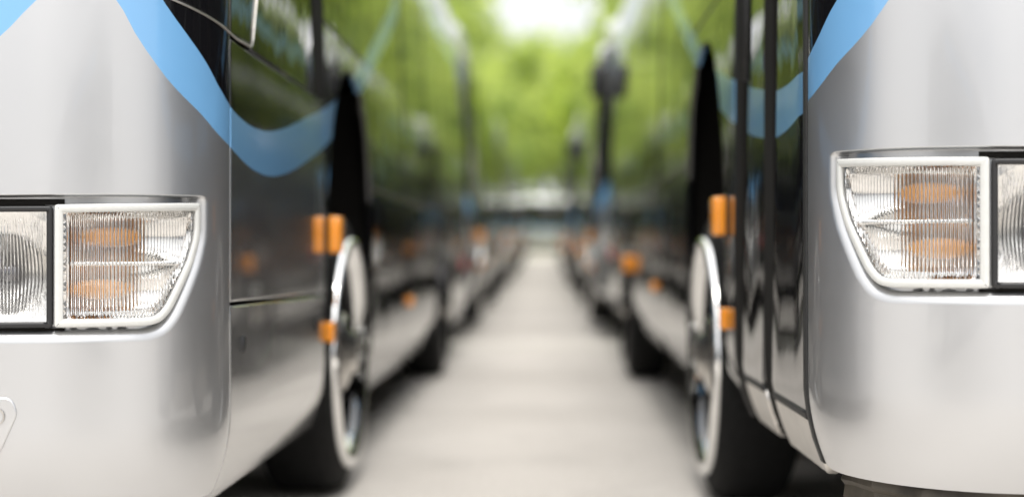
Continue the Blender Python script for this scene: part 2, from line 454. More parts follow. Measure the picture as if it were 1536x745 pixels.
def build_lamps(bus, mir):
    # turn indicator: opal surround, fluted clear lens, two-bowl reflector, amber bulb
    ind = frame_ring('indicator_lamp', mir, IND_OUT, IND_IN, -0.004, 0.05, 0.012, M['opal'], bus)
    lens('lens', mir, shrink(IND_OUT, 0.0155), 0.0072, 0.0047, M['lens'], ind, off=0.001)
    q = np.array(IND_IN); a0, z0 = q.min(0); a1, z1 = q.max(0); zc = (z0 + z1) / 2
    ac = a0 + 0.30 * (a1 - a0); QB = np.array(resample(IND_IN, 0.003))
    def dep(a, z):
        # two stacked bowls with a level ridge between them, flat step at the inner edge
        e = min(1.0, math.sqrt(((QB - np.array((a, z))) ** 2).sum(1).min()) / 0.012)
        t = max(0.0, min(1.0, (a - a0 - 0.016) / 0.014)); e *= t * t * (3 - 2 * t)
        zz = (z - zc) / ((z1 - z0) / 2)
        b = 1 - (abs(abs(zz) - 0.47) / 0.53) ** 2
        s = 1 - ((a - ac) / (0.75 * (a1 - a0))) ** 2
        return 0.0115 + 0.047 * e * max(0, b) ** 0.8 * max(0.05, s)
    dish('reflector', mir, dense(IND_IN), dep, M['reflector'], ind, 0.0035)
    for k, zz in enumerate((z0 + 0.28 * (z1 - z0), z0 + 0.73 * (z1 - z0))):
        bm = bmesh.new(); cc = ac + 0.012 - 0.02 * (k == 0)
        N = 14; ts = [-1 + 2 * q / N for q in range(N + 1)]
        tube(bm, [S(mir * (cc + 0.058 * t), zz, 0.035) for t in ts], [max(0.003, 0.0205 * math.sqrt(max(0.0, 1 - t * t))) for t in ts], 16)
        from_bm('bulb', bm, M['amberglass'], ind, True)
    bm = bmesh.new()
    for k in range(1):
        tube(bm, [S(mir * (a0 + 0.004), z0 + 0.012 + t * (z1 - z0 - 0.024), 0.013) for t in (0, 0.5, 1)], 0.0022, 6)
    from_bm('amber_strip', bm, M['amber'], ind, True)
    # headlamp: black bezel, fluted lens, round dish, dark bulb shield
    hl = frame_ring('headlamp', mir, HL_OUT, HL_IN, 0.0, 0.06, 0.014, M['bezel'], bus)
    q = np.array(HL_IN); a0, z0 = q.min(0); a1, z1 = q.max(0); zc = (z0 + z1) / 2; ac = px_front(4, 412)[0]
    zc = px_front(4, 412)[1]
    lens('lens', mir, shrink(HL_OUT, 0.0105), 0.0068, 0.0024, M['lens'], hl, off=0.004,
         curve=lambda a, z: 0.9 * (a - ac) * ((z - zc) / 0.12) ** 2 * -0.6)
    def dep2(a, z):
        r = math.hypot(a - ac, z - zc) / 0.078
        return 0.075 - 0.05 * r * r if r < 1 else 0.025 - 0.01 * min(1, (r - 1) * 2)
    dish('reflector', mir, dense(HL_IN), dep2, M['reflector_satin'], hl, 0.0045)
    bm = bmesh.new(); ball(bm, S(mir * ac, zc, 0.035), 0.020, (1, 0.6, 1)); from_bm('bulb_shield', bm, M['smoke'], hl, True)

# ------------------------------------------------------------------ the coach
FW, RW = 2.26, 6.82     # axle positions behind the front
WR = 0.465              # tyre radius
def arch_notch(uc, hw, top, z0=SKIRT, zc=0.47):
    """outline of a wheel opening, from the front foot over the top to the rear foot"""
    pts = [(uc - hw, z0)]; sq = lambda v: math.copysign(abs(v) ** 0.8, v)
    for k in range(25):
        t = PI - PI * k / 24; pts.append((uc + hw * sq(math.cos(t)), zc + (top - zc) * sq(math.sin(t))))
    pts.append((uc + hw, z0)); return pts

def build_bus():
    bus = empty('coach')
    # front panel with the two lamp recesses
    def ztop(s):
        a = abs(s); d = min(0.6, SEAM_S - a)
        return 1.262 + 0.034 * (max(0, d) / 0.22) ** 1.2
    top = [(SEAM_S - 0.004 - (2 * SEAM_S - 0.008) * k / 160.0, ) for k in range(161)]
    top = [(s, ztop(s)) for (s,) in top]
    n = 120
    bot = [(-SEAM_S + 0.004 + (2 * SEAM_S - 0.008) * k / n, 0.294) for k in range(n + 1)]
    bot = [(s, 0.294 + 0.008 * max(0, (abs(s) - SEAM_S + 0.07) / 0.07) ** 2) for s, z in bot]
    outer = bot + [(SEAM_S - 0.004, 0.31 + (1.25 - 0.31) * k / 30.0) for k in range(1, 30)] + top + [(-SEAM_S + 0.004, 1.25 - (1.25 - 0.31) * k / 30.0) for k in range(1, 30)]
    hole = shrink(REC_IN, -0.024)
    hole = [(a, z if z < 0.8 else REC_IN[i][1] + (z - REC_IN[i][1]) * 0.22) for i, (a, z) in enumerate(hole)]
    mirror = ccw([(-a, z) for a, z in hole])
    rec_m = ccw([(-a, z) for a, z in REC_IN])
    front = shell('front_panel', S, outer, [], ds=0.018, dz=0.03, mat=M['livery'], parent=None) if False else None
    # the lip needs rings that follow REC_IN, so build face with holes, then lips as one mesh
    fin = ccw(outer)
    V2, F2 = triangulate(fin, [ccw(hole), mirror], 0.016, 0.025)
    verts, norms, uvs, faces = [], [], [], []
    def outn(a, z):
        nn = skin_normal(S, a, z, 0.0); d = S(a, z, 0) - S(a, z, 0.01); return nn if nn.dot(d) > 0 else -nn
    for a, z in V2: verts.append(S(a, z)); norms.append(outn(a, z)); uvs.append((a, z))
    for t in F2:
        p = [verts[i] for i in t]; nn = (p[1] - p[0]).cross(p[2] - p[0]); faces.append(t if nn.dot(norms[t[0]]) > 0 else tuple(reversed(t)))
    def lip(o_loop, i_loop, sgn):
        nseg = 7; N = len(o_loop); rings = []
        for k in range(nseg + 1):
            t = k / nseg; lat = math.sin(t * PI / 2); dep = 1 - math.cos(t * PI / 2)
            rings.append([((o[0] + (i[0] - o[0]) * lat), (o[1] + (i[1] - o[1]) * lat), 0.022 * dep) for o, i in zip(o_loop, i_loop)])
        rings.append([(i[0], i[1], 0.05) for i in i_loop]); rings.append([(i[0], i[1], 0.10) for i in i_loop])
        idx = []
        for R in rings:
            row = []
            for a, z, o in R:
                verts.append(S(a * sgn, z, o)); norms.append(None); uvs.append((a * sgn, z)); row.append(len(verts) - 1)
            idx.append(row)
        for r, i in enumerate(idx[0]): norms[i] = outn(uvs[i][0], uvs[i][1])
        for A, B in zip(idx, idx[1:]):
            for k in range(N):
                q4 = (A[k], A[(k + 1) % N], B[(k + 1) % N], B[k]); faces.append(q4 if sgn > 0 else tuple(reversed(q4)))
    lip(hole, REC_IN, 1); lip(hole, REC_IN, -1)
    # turned-in edge all round
    idx = []
    for d, o in ((0, 0), (0.0, 0.02)):
        row = []
        for a, z in fin: verts.append(S(a, z, o)); norms.append(None); uvs.append((a, z)); row.append(len(verts) - 1)
        idx.append(row)
    for k in range(len(fin)): faces.append((idx[1][k], idx[1][(k + 1) % len(fin)], idx[0][(k + 1) % len(fin)], idx[0][k]))
    me = bpy.data.meshes.new('front_panel'); me.from_pydata([tuple(v) for v in verts], [], faces); me.update()
    uvl = me.uv_layers.new(name='UVMap')
    for lp in me.loops:
        a, z = uvs[lp.vertex_index]; uvl.data[lp.index].uv = (abs(a) - SEAM_S, z)
    me.shade_smooth(); me.update(); vn = [Vector(v.normal) for v in me.vertices]
    me.normals_split_custom_set_from_vertices([tuple(nn) if nn is not None else tuple(vn[i]) for i, nn in enumerate(norms)])
    front = link('front_panel', me, M['livery'], bus)
    # black backing of the lamp recess
    for sg in (1, -1):
        holes = [shrink(IND_OUT, 0.007), shrink(HL_OUT, 0.007)]
        dish('recess_backing', sg, shrink(REC_IN, -0.003), lambda a, z: 0.032, M['silver'], front, 0.02, holes)
        dish('recess_seal', sg, ccw(resample(pxpoly([(-185, 297.5), (92, 297.5), (92, 306.4), (60, 306.4), (60, 493.5), (92, 493.5), (92, 497.5), (-185, 498)]), 0.01)), lambda a, z: 0.018, M['matte'], front, 0.02, holes[1:])
        build_lamps(bus, sg)
    # towing-eye cover in the bumper, rounded triangle with a hole
    for sg in (1, -1):
        pts = ccw(resample(roundpoly(pxpoly([(-75, 597), (12, 597), (21, 622), (-10, 690), (-75, 690)]), [0.01, 0.02, 0.012, 0.02, 0.01], 6), 0.008))
        f = (lambda g: (lambda a, z, o=0.0: S(g * a, z, o)))(sg)
        cov = shell('towing_eye_cover', f, pts, ds=0.02, dz=0.02, thick=0.012, chamfer=0.003, mat=M['silver'], parent=bus, off=-0.003)
        c = px_front(-12, 626); bm = bmesh.new(); p = S(sg * c[0], c[1], -0.004)
        r0 = lathe(bm, [(0.016, 0.0), (0.0135, -0.001), (0.0125, 0.004), (0.0, 0.0045)], n=24)
        bmesh.ops.rotate(bm, verts=bm.verts, cent=(0, 0, 0), matrix=Matrix.Rotation(R_(90), 3, 'Z')); bmesh.ops.translate(bm, verts=bm.verts, vec=p)
        from_bm('screw_hole', bm, M['steel'], cov, True)
    # dirty beam under the bumper
    bm = bmesh.new(); N = 60; prof = [(0.030, 0.292), (0.026, 0.278), (0.034, 0.268), (0.030, 0.238), (0.05, 0.228), (0.12, 0.228), (0.12, 0.30)]
    rows = []
    for k in range(N + 1):
        s = -SEAM_S + 0.06 + (2 * SEAM_S - 0.12) * k / N
        rows.append([bm.verts.new(S(s, 0.47, o + 0.025 + 0.004 * math.sin(k * 1.7))) for o, z in prof])
        for v, (o, z) in zip(rows[-1], prof): v.co.z = z + 0.003 * math.sin(k * 0.9)
    for A, B in zip(rows, rows[1:]):
        for k in range(len(prof) - 1): bm.faces.new((A[k], A[k + 1], B[k + 1], B[k]))
    bm.faces.new(rows[0]); bm.faces.new(rows[-1])
    from_bm('bumper_beam', bm, M['beam'], bus)
    # upper front: apron strip and windscreen of black glass
    def front_strip(name, z0, z1, mat, g=0.004, gap_mid=False):
        a = SEAM_S - g
        o = [(-a + 2 * a * k / 60, z0(-a + 2 * a * k / 60)) for k in range(61)] + [(a - 2 * a * k / 60, z1) for k in range(61)]
        return shell(name, S, o, ds=0.04, dz=0.08, thick=0.02, mat=mat, parent=bus, uoff=SEAM_S, uflip=True)
    front_strip('apron_panel', lambda s: ztop(s) + 0.007, 1.46, M['livery'])
    front_strip('windscreen', lambda s: 1.468, 2.44, M['black_gloss'])
    # wipers resting on the windscreen
    for a0, a1 in ((-0.75, -0.05), (0.05, 0.75)):
        bm = bmesh.new(); tube(bm, [S(a0, 1.50, -0.03), S((a0 + a1) / 2, 1.56, -0.035), S(a1, 1.60, -0.012)], 0.008, 6)
        tube(bm, [S(a1 - 0.35, 1.56, -0.008), S(a1 + 0.12, 1.64, -0.008)], 0.006, 6); from_bm('wiper', bm, M['rubber'], bus, True)
    # chrome trim under the windscreen, turning up round the quarter window
    for sg in (1, -1):
        bm = bmesh.new(); pts = []
        for k in range(24):
            s = SEAM_S - 0.72 + 0.72 * k / 23; pts.append(S(sg * s, ztop(s) + 0.0035, -0.0005))
        f = T(sg)
        for u, z in ((0.06, 1.262), (0.13, 1.264), (0.19, 1.266), (0.212, 1.27), (0.224, 1.285), (0.236, 1.31), (0.26, 1.36), (0.30, 1.44), (0.40, 1.62), (0.62, 2.0)): pts.append(f(u, z, -0.002))
        tube(bm, pts, 0.0022, 6); from_bm('window_trim', bm, M['steel'], bus, True)
    # sides
    WIN0, WINZ0, WINZ1 = 2.46, 1.05, 2.44
    ua_f, ua_r = FW - SEAM_Y, RW - SEAM_Y
    for sg in (1, -1):
        f = T(sg)
        def plate(name, pts, mat, parent=bus, ds=0.2, dz=0.1, **k):
            return shell(name, f, pts, ds=ds, dz=dz, mat=mat, parent=parent, **k)
        rect = lambda a, b, c, d, r=0.0: (roundpoly([(a, c), (b, c), (b, d), (a, d)], r) if r else resample([(a, c), (b, c), (b, d), (a, d)], 0.05))
        if sg > 0:
            # hatch side
            hatch = plate('hatch', resample([(0.006, SKIRT), (1.285, SKIRT), (1.285, 0.672), (0.006, 0.688)], 0.03), M['graphite'], chamfer=0.004, ds=0.06, dz=0.022)
            for lu, lz, lr in ((0.13, 0.60, 0.011), (1.14, 0.595, 0.010)):
                bm = bmesh.new(); lathe(bm, [(0.0, 0.006), (lr * 0.8, 0.006), (lr, 0.003), (lr * 1.15, -0.001)], n=20)
                bmesh.ops.scale(bm, verts=bm.verts, vec=(1, 1, 1.7)); bmesh.ops.translate(bm, verts=bm.verts, vec=f(lu, lz)); from_bm('lock', bm, M['bezel'], hatch, True)
            plate('side_panel', resample([(0.006, 0.697), (1.285, 0.681), (1.285, 1.255), (0.006, 1.255)], 0.06), M['graphite'], chamfer=0.004)
            plate('quarter_window', [(0.008, 1.268), (0.205, 1.272), (0.235, 1.32), (0.60, 2.0), (0.50, 2.02), (0.008 + rake(2.0), 2.02), (0.008 + rake(1.7), 1.7), (0.008 + rake(1.5), 1.5)], M['glass'], thick=0.015)
            plate('window', [(0.225, 1.262), (1.09, 1.262), (1.09, 2.44), (0.16, 2.44), (0.15, 2.03), (0.62, 2.03), (0.25, 1.325)], M['glass'], thick=0.015)
            plate('pillar', rect(1.095, 1.285, 1.262, 2.44), M['matte'], thick=0.02)
            u_arch0 = 1.292
        else:
            # passenger door of two glass leaves between black posts, steel kick panels below
            plate('door_post', rect(0.004, 0.034, 0.30, 2.42), M['rubber'], off=-0.004)
            for a, b in ((0.037, 0.470), (0.618, 0.958)):
                leaf = plate('door_leaf', rect(a, b, 0.395, 2.40, 0.03), M['glass'], thick=0.03)
                plate('kick_panel', resample([(a, SKIRT + 0.005), (b, SKIRT + 0.005), (b, 0.388), (a, 0.388)], 0.03), M['steel'], parent=leaf, dz=0.02)
                plate('sill', rect(a + 0.004, b - 0.004, 0.383, 0.400), M['rubber'], parent=leaf, off=-0.004, thick=0.01)
            plate('door_post', rect(0.473, 0.615, 0.285, 2.42), M['matte'], off=0.006)
            plate('door_post', rect(0.961, 1.11, 0.285, 2.42), M['matte'], off=0.002)
            bm = bmesh.new(); tube(bm, [f(0.66, 1.15, -0.03), f(0.66, 1.55, -0.03)], 0.012, 8); from_bm('door_handle', bm, M['rubber'], bus, True)
            plate('header_panel', [(0.008 + rake(2.4), 2.405), (1.11, 2.425), (1.11, 2.445), (0.008 + rake(2.4), 2.445)], M['black_gloss'])
            u_arch0 = 1.115
        # panel round the tall front wheel opening
        notch = arch_notch(ua_f + 0.08, 0.60, 1.42)
        notch[-1] = (notch[-1][0], SKIRT2)
        pts = [(u_arch0, SKIRT)] + notch + [(2.452, SKIRT2), (2.452, WINZ0 - 0.008), (2.452, 1.5), (u_arch0, 1.5)]
        plate('wheel_arch_panel', resample(ccw(pts), 0.04), M['glass'], ds=0.12, dz=0.03)
        plate('window', rect(u_arch0, 2.452, 1.508, WINZ1), M['glass'], thick=0.015)
        # matte liner behind the opening
        lin = arch_notch(ua_f + 0.08, 0.64, 1.45)
        plate('wheel_arch_liner', ccw(lin), M['matte'], off=0.30, thick=0.03)
        # passenger windows and lower panels
        edges = [2.46, 3.86, 5.26, 7.35, LEN - SEAM_Y - 0.02]
        we = [2.46, 3.72, 4.98, 6.24, 7.50, LEN - SEAM_Y - 0.02]
        for a, b in zip(we, we[1:]):
            plate('window', rect(a, b - 0.075, WINZ0, WINZ1), M['glass'], thick=0.015)
            plate('pillar', rect(b - 0.072, b - 0.003, WINZ0, WINZ1), M['matte'], thick=0.015, off=0.004)
        for a, b in zip(edges, edges[1:]):
            if a < ua_r < b:
                p = [(a, SKIRT2)] + arch_notch(ua_r, 0.53, 1.0, SKIRT2) + [(b - 0.008, SKIRT2), (b - 0.008, WINZ0 - 0.01), (a, WINZ0 - 0.01)]
                plate('wheel_arch_panel', resample(ccw(p), 0.04), M['glass'], dz=0.03)
                plate('wheel_arch_liner', ccw(arch_notch(ua_r, 0.57, 1.03)), M['matte'], off=0.30, thick=0.03)
            else:
                plate('side_panel', rect(a, b - 0.008, SKIRT2, WINZ0 - 0.01), M['glass'], dz=0.025)
        # side lamps
        def lamp(name, u, z, d, mat, proud):
            bm = bmesh.new(); p = f(u, z, -proud / 2 + 0.002); box(bm, (0, 0, 0), (proud + 0.004, d[0], d[1]), min(0.008, proud * 0.3), 3)
            bmesh.ops.translate(bm, verts=bm.verts, vec=p); o = from_bm(name, bm, mat, bus, True); return o
        u_l, z_l = (1.245, -0.032) if sg < 0 else (1.325, -0.005)
        rl = lamp('side_indicator', u_l + 0.05, 0.862 + z_l, (0.085, 0.112), M['amber'], 0.042)
        bm = bmesh.new(); box(bm, f(u_l + 0.05, 0.862 + z_l, -0.003), (0.008, 0.10, 0.125), 0.003); from_bm('lamp_base', bm, M['bezel'], rl)
        lamp('side_marker', u_l + 0.04, 0.565 + z_l, (0.07, 0.062), M['amber'], 0.020)
        lamp('side_marker', 4.0, 0.565, (0.11, 0.05), M['amber'], 0.018)
        if sg < 0: lamp('side_marker', 5.95, 0.66, (0.12, 0.10), M['amber'], 0.05)
        lamp('rear_marker', 8.55, 0.72, (0.09, 0.09), M['red'], 0.02)
        # wheels
        for k, y in enumerate((FW, RW)):
            bm = bmesh.new(); W = 0.13
            lathe(bm, [(0.30, -W), (0.40, -W), (0.445, -W + 0.02), (WR, -W + 0.05), (WR, W - 0.06), (0.45, W - 0.025), (0.405, W - 0.005), (0.385, W - 0.005), (0.375, W - 0.02), (0.37, -W)], n=64, sign=sg)
            tw = from_bm('wheel', bm, M['tyre'], bus, True); tw.location = (sg * (HALF - 0.125), y, WR)
            bm = bmesh.new()
            # bright wheel trim: rolled lip, sloped wall, dished centre
            lathe(bm, [(0.388, W - 0.03), (0.392, W), (0.385, W + 0.014), (0.370, W + 0.018), (0.350, W + 0.010), (0.335, W - 0.012), (0.325, W - 0.030)], n=64, sign=sg)
            from_bm('wheel_trim', bm, M['chrome'] if k == 0 else M['darkdisc'], tw, True)
            bm = bmesh.new(); lathe(bm, [(0.326, W - 0.029), (0.315, W - 0.045), (0.28, W - 0.06), (0.19, W - 0.066), (0.13, W - 0.055)], n=64, sign=sg)
            from_bm('wheel_disc', bm, M['darkdisc'], tw, True)
            bm = bmesh.new(); lathe(bm, [(0.135, W - 0.058), (0.13, W - 0.02), (0.10, W - 0.005), (0.075, W), (0.07, W + 0.02), (0.0, W + 0.025)], n=32, sign=sg); from_bm('hub', bm, M['steel'], tw, True)
            for j in range(10):
                t = 2 * PI * j / 10; bm = bmesh.new(); lathe(bm, [(0.016, -0.01), (0.016, 0.02), (0.010, 0.03), (0, 0.031)], n=6, sign=sg)
                bmesh.ops.translate(bm, verts=bm.verts, vec=(sg * (W - 0.062), 0.165 * math.cos(t), 0.165 * math.sin(t))); from_bm('wheel_nut', bm, M['darkdisc'], tw)
            # hand holes
            for j in range(8):
                t = 2 * PI * (j + 0.5) / 8; bm = bmesh.new(); lathe(bm, [(0.030, 0.0), (0.026, 0.003), (0, 0.0025)], n=16, sign=sg)
                bmesh.ops.translate(bm, verts=bm.verts, vec=(sg * (W - 0.0625), 0.232 * math.cos(t), 0.232 * math.sin(t))); from_bm('hand_hole', bm, M['matte'], tw)
        # mirrors on arms from the roof corner
        mo = 0.45 if sg < 0 else -0.1
        bm = bmesh.new(); a = S(sg * (SEAM_S - 0.22), 2.46, 0.0)
        tube(bm, [a, a + Vector((sg * 0.05 * mo, -0.16, 0.06)), a + Vector((sg * 0.15 * mo, -0.30, 0.02)), a + Vector((sg * 0.20 * mo, -0.33, -0.12))], 0.022, 10)
        arm = from_bm('wing_mirror', bm, M['whitecap'], bus, True)
        bm = bmesh.new(); box(bm, a + Vector((sg * 0.20 * mo, -0.33, -0.26)), (0.16, 0.09, 0.30), 0.04, 4); from_bm('mirror_housing', bm, M['bezel'], arm, True)
        bm = bmesh.new(); box(bm, a + Vector((sg * 0.20 * mo, -0.283, -0.26)), (0.12, 0.006, 0.25), 0.0025); from_bm('mirror_glass', bm, M['lampglass'], arm)
    # roof with a domed front
    bm = bmesh.new(); rings = []
    def ring(z, ins, fr):
        pts = []
        K = 40
        for k in range(K + 1):
            s = -SEAM_S + 2 * SEAM_S * k / K; p = S(s, 2.44, 0); pts.append(Vector((p.x, p.y, z)))
        yb = LEN
        for k in range(1, 20): pts.append(Vector((HALF - 0.05, SEAM_Y + (yb - 0.25 - SEAM_Y) * k / 19, z)))
        for k in range(1, 9): t = PI / 2 * k / 8; pts.append(Vector((HALF - 0.05 - 0.25 + 0.25 * math.cos(t), yb - 0.25 + 0.25 * math.sin(t), z)))
        for k in range(0, 8): t = PI / 2 * (1 - k / 8); pts.append(Vector((-(HALF - 0.05 - 0.25 + 0.25 * math.cos(t)), yb - 0.25 + 0.25 * math.sin(t), z)))
        for k in range(19, 0, -1): pts.append(Vector((-(HALF - 0.05), SEAM_Y + (yb - 0.25 - SEAM_Y) * k / 19, z)))
        cy = LEN / 2
        return [Vector((p.x * (1 - ins / 1.1), cy + (p.y - cy) * (1 - fr / cy), z)) for p in pts]
    for z, i, fr in ((2.452, 0, 0), (2.56, 0.012, 0.03), (2.66, 0.03, 0.075), (2.75, 0.06, 0.14), (2.82, 0.11, 0.23), (2.87, 0.19, 0.36), (2.90, 0.30, 0.55), (2.92, 0.55, 0.9), (2.93, 0.9, 1.5)):
        rings.append([bm.verts.new(p) for p in ring(z, i, fr)])
    for A, B in zip(rings, rings[1:]):
        n = len(A)
        for k in range(n): bm.faces.new((A[k], A[(k + 1) % n], B[(k + 1) % n], B[k]))
    bm.faces.new(rings[-1])
    from_bm('roof', bm, M['silver'], bus, True)
    # rear wall with its window
    bm = bmesh.new(); rear = []
    for z in (SKIRT + 0.02, 0.8, 1.5, 2.45):
        row = []
        for k in range(25):
            x = -1.14 + 2.28 * k / 24; y = LEN + 0.03 - 0.06 * abs(x / 1.14) ** 4; row.append(bm.verts.new((x, y - (0.0 if z < 1.5 else 0.02), z)))
        rear.append(row)
    for A, B in zip(rear, rear[1:]):
        for k in range(24): bm.faces.new((A[k], A[k + 1], B[k + 1], B[k]))
    from_bm('rear_panel', bm, M['silver'], bus, True)
    bm = bmesh.new(); box(bm, (0, LEN + 0.035, 1.95), (1.9, 0.03, 0.75), 0.012); from_bm('rear_window', bm, M['black_gloss'], bus)
    # dark inner body seen through the gaps
    bm = bmesh.new()
    box(bm, (0, LEN / 2 + 0.2, 1.95), (2 * (HALF - 0.09), LEN - 0.55, 0.98)); box(bm, (0, LEN / 2 + 0.2, 0.91), (1.50, LEN - 0.50, 1.18))
    for sg in (1, -1):
        # bulkheads that close the space behind the skin, clear of the wheels
        for a, b in ((0.45, FW - 0.56), (FW + 0.70, RW - 0.60), (RW + 0.60, LEN - 0.1)):
            box(bm, (sg * 0.93, (a + b) / 2, 0.86), (0.36, b - a, 1.12))
    from_bm('inner_body', bm, M['matte'], bus)
    return bus

def copy_tree(o, parent=None, lift=0.0):
    c = o.copy(); COL.objects.link(c); c.parent = parent
    for ch in o.children:
        d = copy_tree(ch, c)
        if lift and not ch.name.startswith('wheel') : d.location.z += lift
        elif lift and ch.name.startswith('wheel_arch'): d.location.z += lift
    return c

# ------------------------------------------------------------------ ground: level under the first coaches, then rising gently
def gz(y): return 0.0 if y < 12 else 0.014 * (y - 12) if y < 130 else 0.014 * 118
def sheet(name, x0, x1, y0, y1, dz, mat, kind='structure'):
    bm = bmesh.new(); ys = sorted({y0, y1, *[y for y in range(int(y0) + 1, int(y1)) if y % 6 == 0]}); rows = []
    for y in ys: rows.append([bm.verts.new((x, y, gz(y) + dz)) for x in (x0, x1)])
    for A, B in zip(rows, rows[1:]): bm.faces.new((A[0], A[1], B[1], B[0]))
    o = from_bm(name, bm, mat); o['kind'] = kind; return o
def ground_mat(name, c0, c1, scale, bump):
    m, t, n, o = new_mat(name); L = t.links.new; b = princ(n, c0, 0.9, spec=0.2)
    tc = n.new('ShaderNodeTexCoord'); a = n.new('ShaderNodeTexNoise'); a.inputs['Scale'].default_value = scale; a.inputs['Detail'].default_value = 8
    c = n.new('ShaderNodeTexNoise'); c.inputs['Scale'].default_value = 0.6; c.inputs['Detail'].default_value = 5
    L(tc.outputs['Object'], a.inputs['Vector']); L(tc.outputs['Object'], c.inputs['Vector'])
    ad = n.new('ShaderNodeMath'); ad.operation = 'ADD'; L(a.outputs['Fac'], ad.inputs[0]); L(c.outputs['Fac'], ad.inputs[1])
    r = n.new('ShaderNodeValToRGB'); r.color_ramp.elements[0].position = 0.38; r.color_ramp.elements[0].color = (*c0, 1)
    r.color_ramp.elements[1].position = 0.62; r.color_ramp.elements[1].color = (*c1, 1)
    hf = n.new('ShaderNodeMath'); hf.operation = 'MULTIPLY'; hf.inputs[1].default_value = 0.5; L(ad.outputs[0], hf.inputs[0]); L(hf.outputs[0], r.inputs[0])
    st = n.new('ShaderNodeTexNoise'); st.inputs['Scale'].default_value = 1.7; st.inputs['Detail'].default_value = 6; st.inputs['Roughness'].default_value = 0.65
    L(tc.outputs['Object'], st.inputs['Vector']); sr = n.new('ShaderNodeMapRange'); sr.inputs['From Min'].default_value = 0.50; sr.inputs['From Max'].default_value = 0.70
    sr.inputs['To Min'].default_value = 1.0; sr.inputs['To Max'].default_value = 0.86; L(st.outputs['Fac'], sr.inputs['Value'])
    mu = n.new('ShaderNodeMix'); mu.data_type = 'RGBA'; mu.blend_type = 'MULTIPLY'; mu.inputs[0].default_value = 1; L(r.outputs[0], mu.inputs[6]); L(sr.outputs[0], mu.inputs[7])
    L(mu.outputs[2], b.inputs['Base Color'])
    bp = n.new('ShaderNodeBump'); bp.inputs['Strength'].default_value = bump; bp.inputs['Distance'].default_value = 0.01
    L(a.outputs['Fac'], bp.inputs['Height']); L(bp.outputs[0], b.inputs['Normal']); L(b.outputs[0], o.inputs[0]); return m
M['road'] = ground_mat('pale_gravel', (0.48, 0.45, 0.412), (0.63, 0.595, 0.55), 55, 0.5)
M['grass'] = ground_mat('short_grass', (0.045, 0.085, 0.02), (0.08, 0.13, 0.035), 30, 0.8)
sheet('ground', -900, 900, -900, 1200, 0.0, M['road'])
sheet('grass_verge', -60, -4.6, 4, 130, 0.006, M['grass'])
sheet('grass_verge', 4.4, 60, 4, 130, 0.006, M['grass'])

# ------------------------------------------------------------------ place the coaches
proto = build_bus()
LIFT = 0.078
G = 'silver and black coaches parked in two rows'
proto.location = (BUS_A[0], BUS_A[1], 0)
tag(proto, 'silver coach with low nose, blue swoosh and closed side hatch with round black lock', 'coach', G)
busB = copy_tree(proto, None, LIFT)
busB.location = (0.527 + HALF, 2.87 - SEAM_Y, 0)
tag(busB, 'silver coach standing higher, with two-leaf glass door and steel kick panels behind its front corner', 'coach', G)
def behind(src, x, y, label, lift=0.0):
    b = copy_tree(src, None, lift); b.location = (x, y, gz(y + 4)); b.rotation_euler = (math.atan(0.014) if y > 12 else 0, 0, 0)
    tag(b, label, 'coach', G); return b
behind(proto, -0.665 - HALF, 12.55, 'blurred coach parked directly behind the coach with the side hatch', 0.03)
behind(proto, -0.66 - HALF, 22.5, 'third coach of the row that starts with the coach with the side hatch', 0.02)
behind(proto, -0.66 - HALF, 32.6, 'fourth coach of the row that starts with the coach with the side hatch', 0.0)
behind(proto, 0.455 + HALF, 12.5, 'dark coach jutting into the lane behind the coach with the glass door', 0.05)
behind(proto, 0.40 + HALF, 22.4, 'third coach of the row that starts with the coach with the glass door', 0.02)
behind(proto, 0.42 + HALF, 32.6, 'fourth coach of the row that starts with the coach with the glass door', 0.0)
behind(proto, -0.70 - HALF, 42.8, 'fifth coach of the row that starts with the coach with the side hatch', 0.0)
behind(proto, 0.50 + HALF, 42.8, 'fifth coach of the row that starts with the coach with the glass door', 0.0)
for sx, y, l in ((-1, -12.5, 'unseen coach added to grey the corner reflections, on the hatch coach side of the open yard'), (1, -12.9, 'unseen coach added to grey the corner reflections, on the glass-door coach side of the open yard'),
                 (-1, -23.2, 'second unseen coach added to grey the corner reflections, on the hatch coach side of the open yard'), (1, -23.6, 'second unseen coach added to grey the corner reflections, on the glass-door coach side of the open yard')):
    behind(proto, sx * 5.6, y, l)  # out of view, added so the silver front corners reflect something dark
be = behind(proto, 0.05, 70.0, 'pale-topped coach facing down the lane from its far end', 0.0)

# ------------------------------------------------------------------ trees
def leaf_mat(name, base, trans):
    m, t, n, o = new_mat(name); L = t.links.new
    at = n.new('ShaderNodeTexCoord'); nz = n.new('ShaderNodeTexNoise'); nz.inputs['Scale'].default_value = 0.6; nz.inputs['Detail'].default_value = 4
    L(at.outputs['Object'], nz.inputs['Vector'])
    def col(c):
        r = n.new('ShaderNodeValToRGB'); r.color_ramp.elements[0].position = 0.38; r.color_ramp.elements[1].position = 0.60
        r.color_ramp.elements[0].color = (c[0] * 0.45, c[1] * 0.52, c[2] * 0.6, 1); r.color_ramp.elements[1].color = (c[0] * 1.35, c[1] * 1.25, c[2] * 1.3, 1)
        L(nz.outputs['Fac'], r.inputs[0]); return r.outputs[0]
    b = princ(n, base, 0.45); L(col(base), b.inputs['Base Color'])
    tr = n.new('ShaderNodeBsdfTranslucent'); L(col(trans), tr.inputs['Color'])
    ms = n.new('ShaderNodeMixShader'); ms.inputs[0].default_value = 0.6; L(b.outputs[0], ms.inputs[1]); L(tr.outputs[0], ms.inputs[2]); L(ms.outputs[0], o.inputs[0]); return m
M['leaf'] = leaf_mat('spring_leaves', (0.16, 0.21, 0.05), (0.74, 0.90, 0.22))
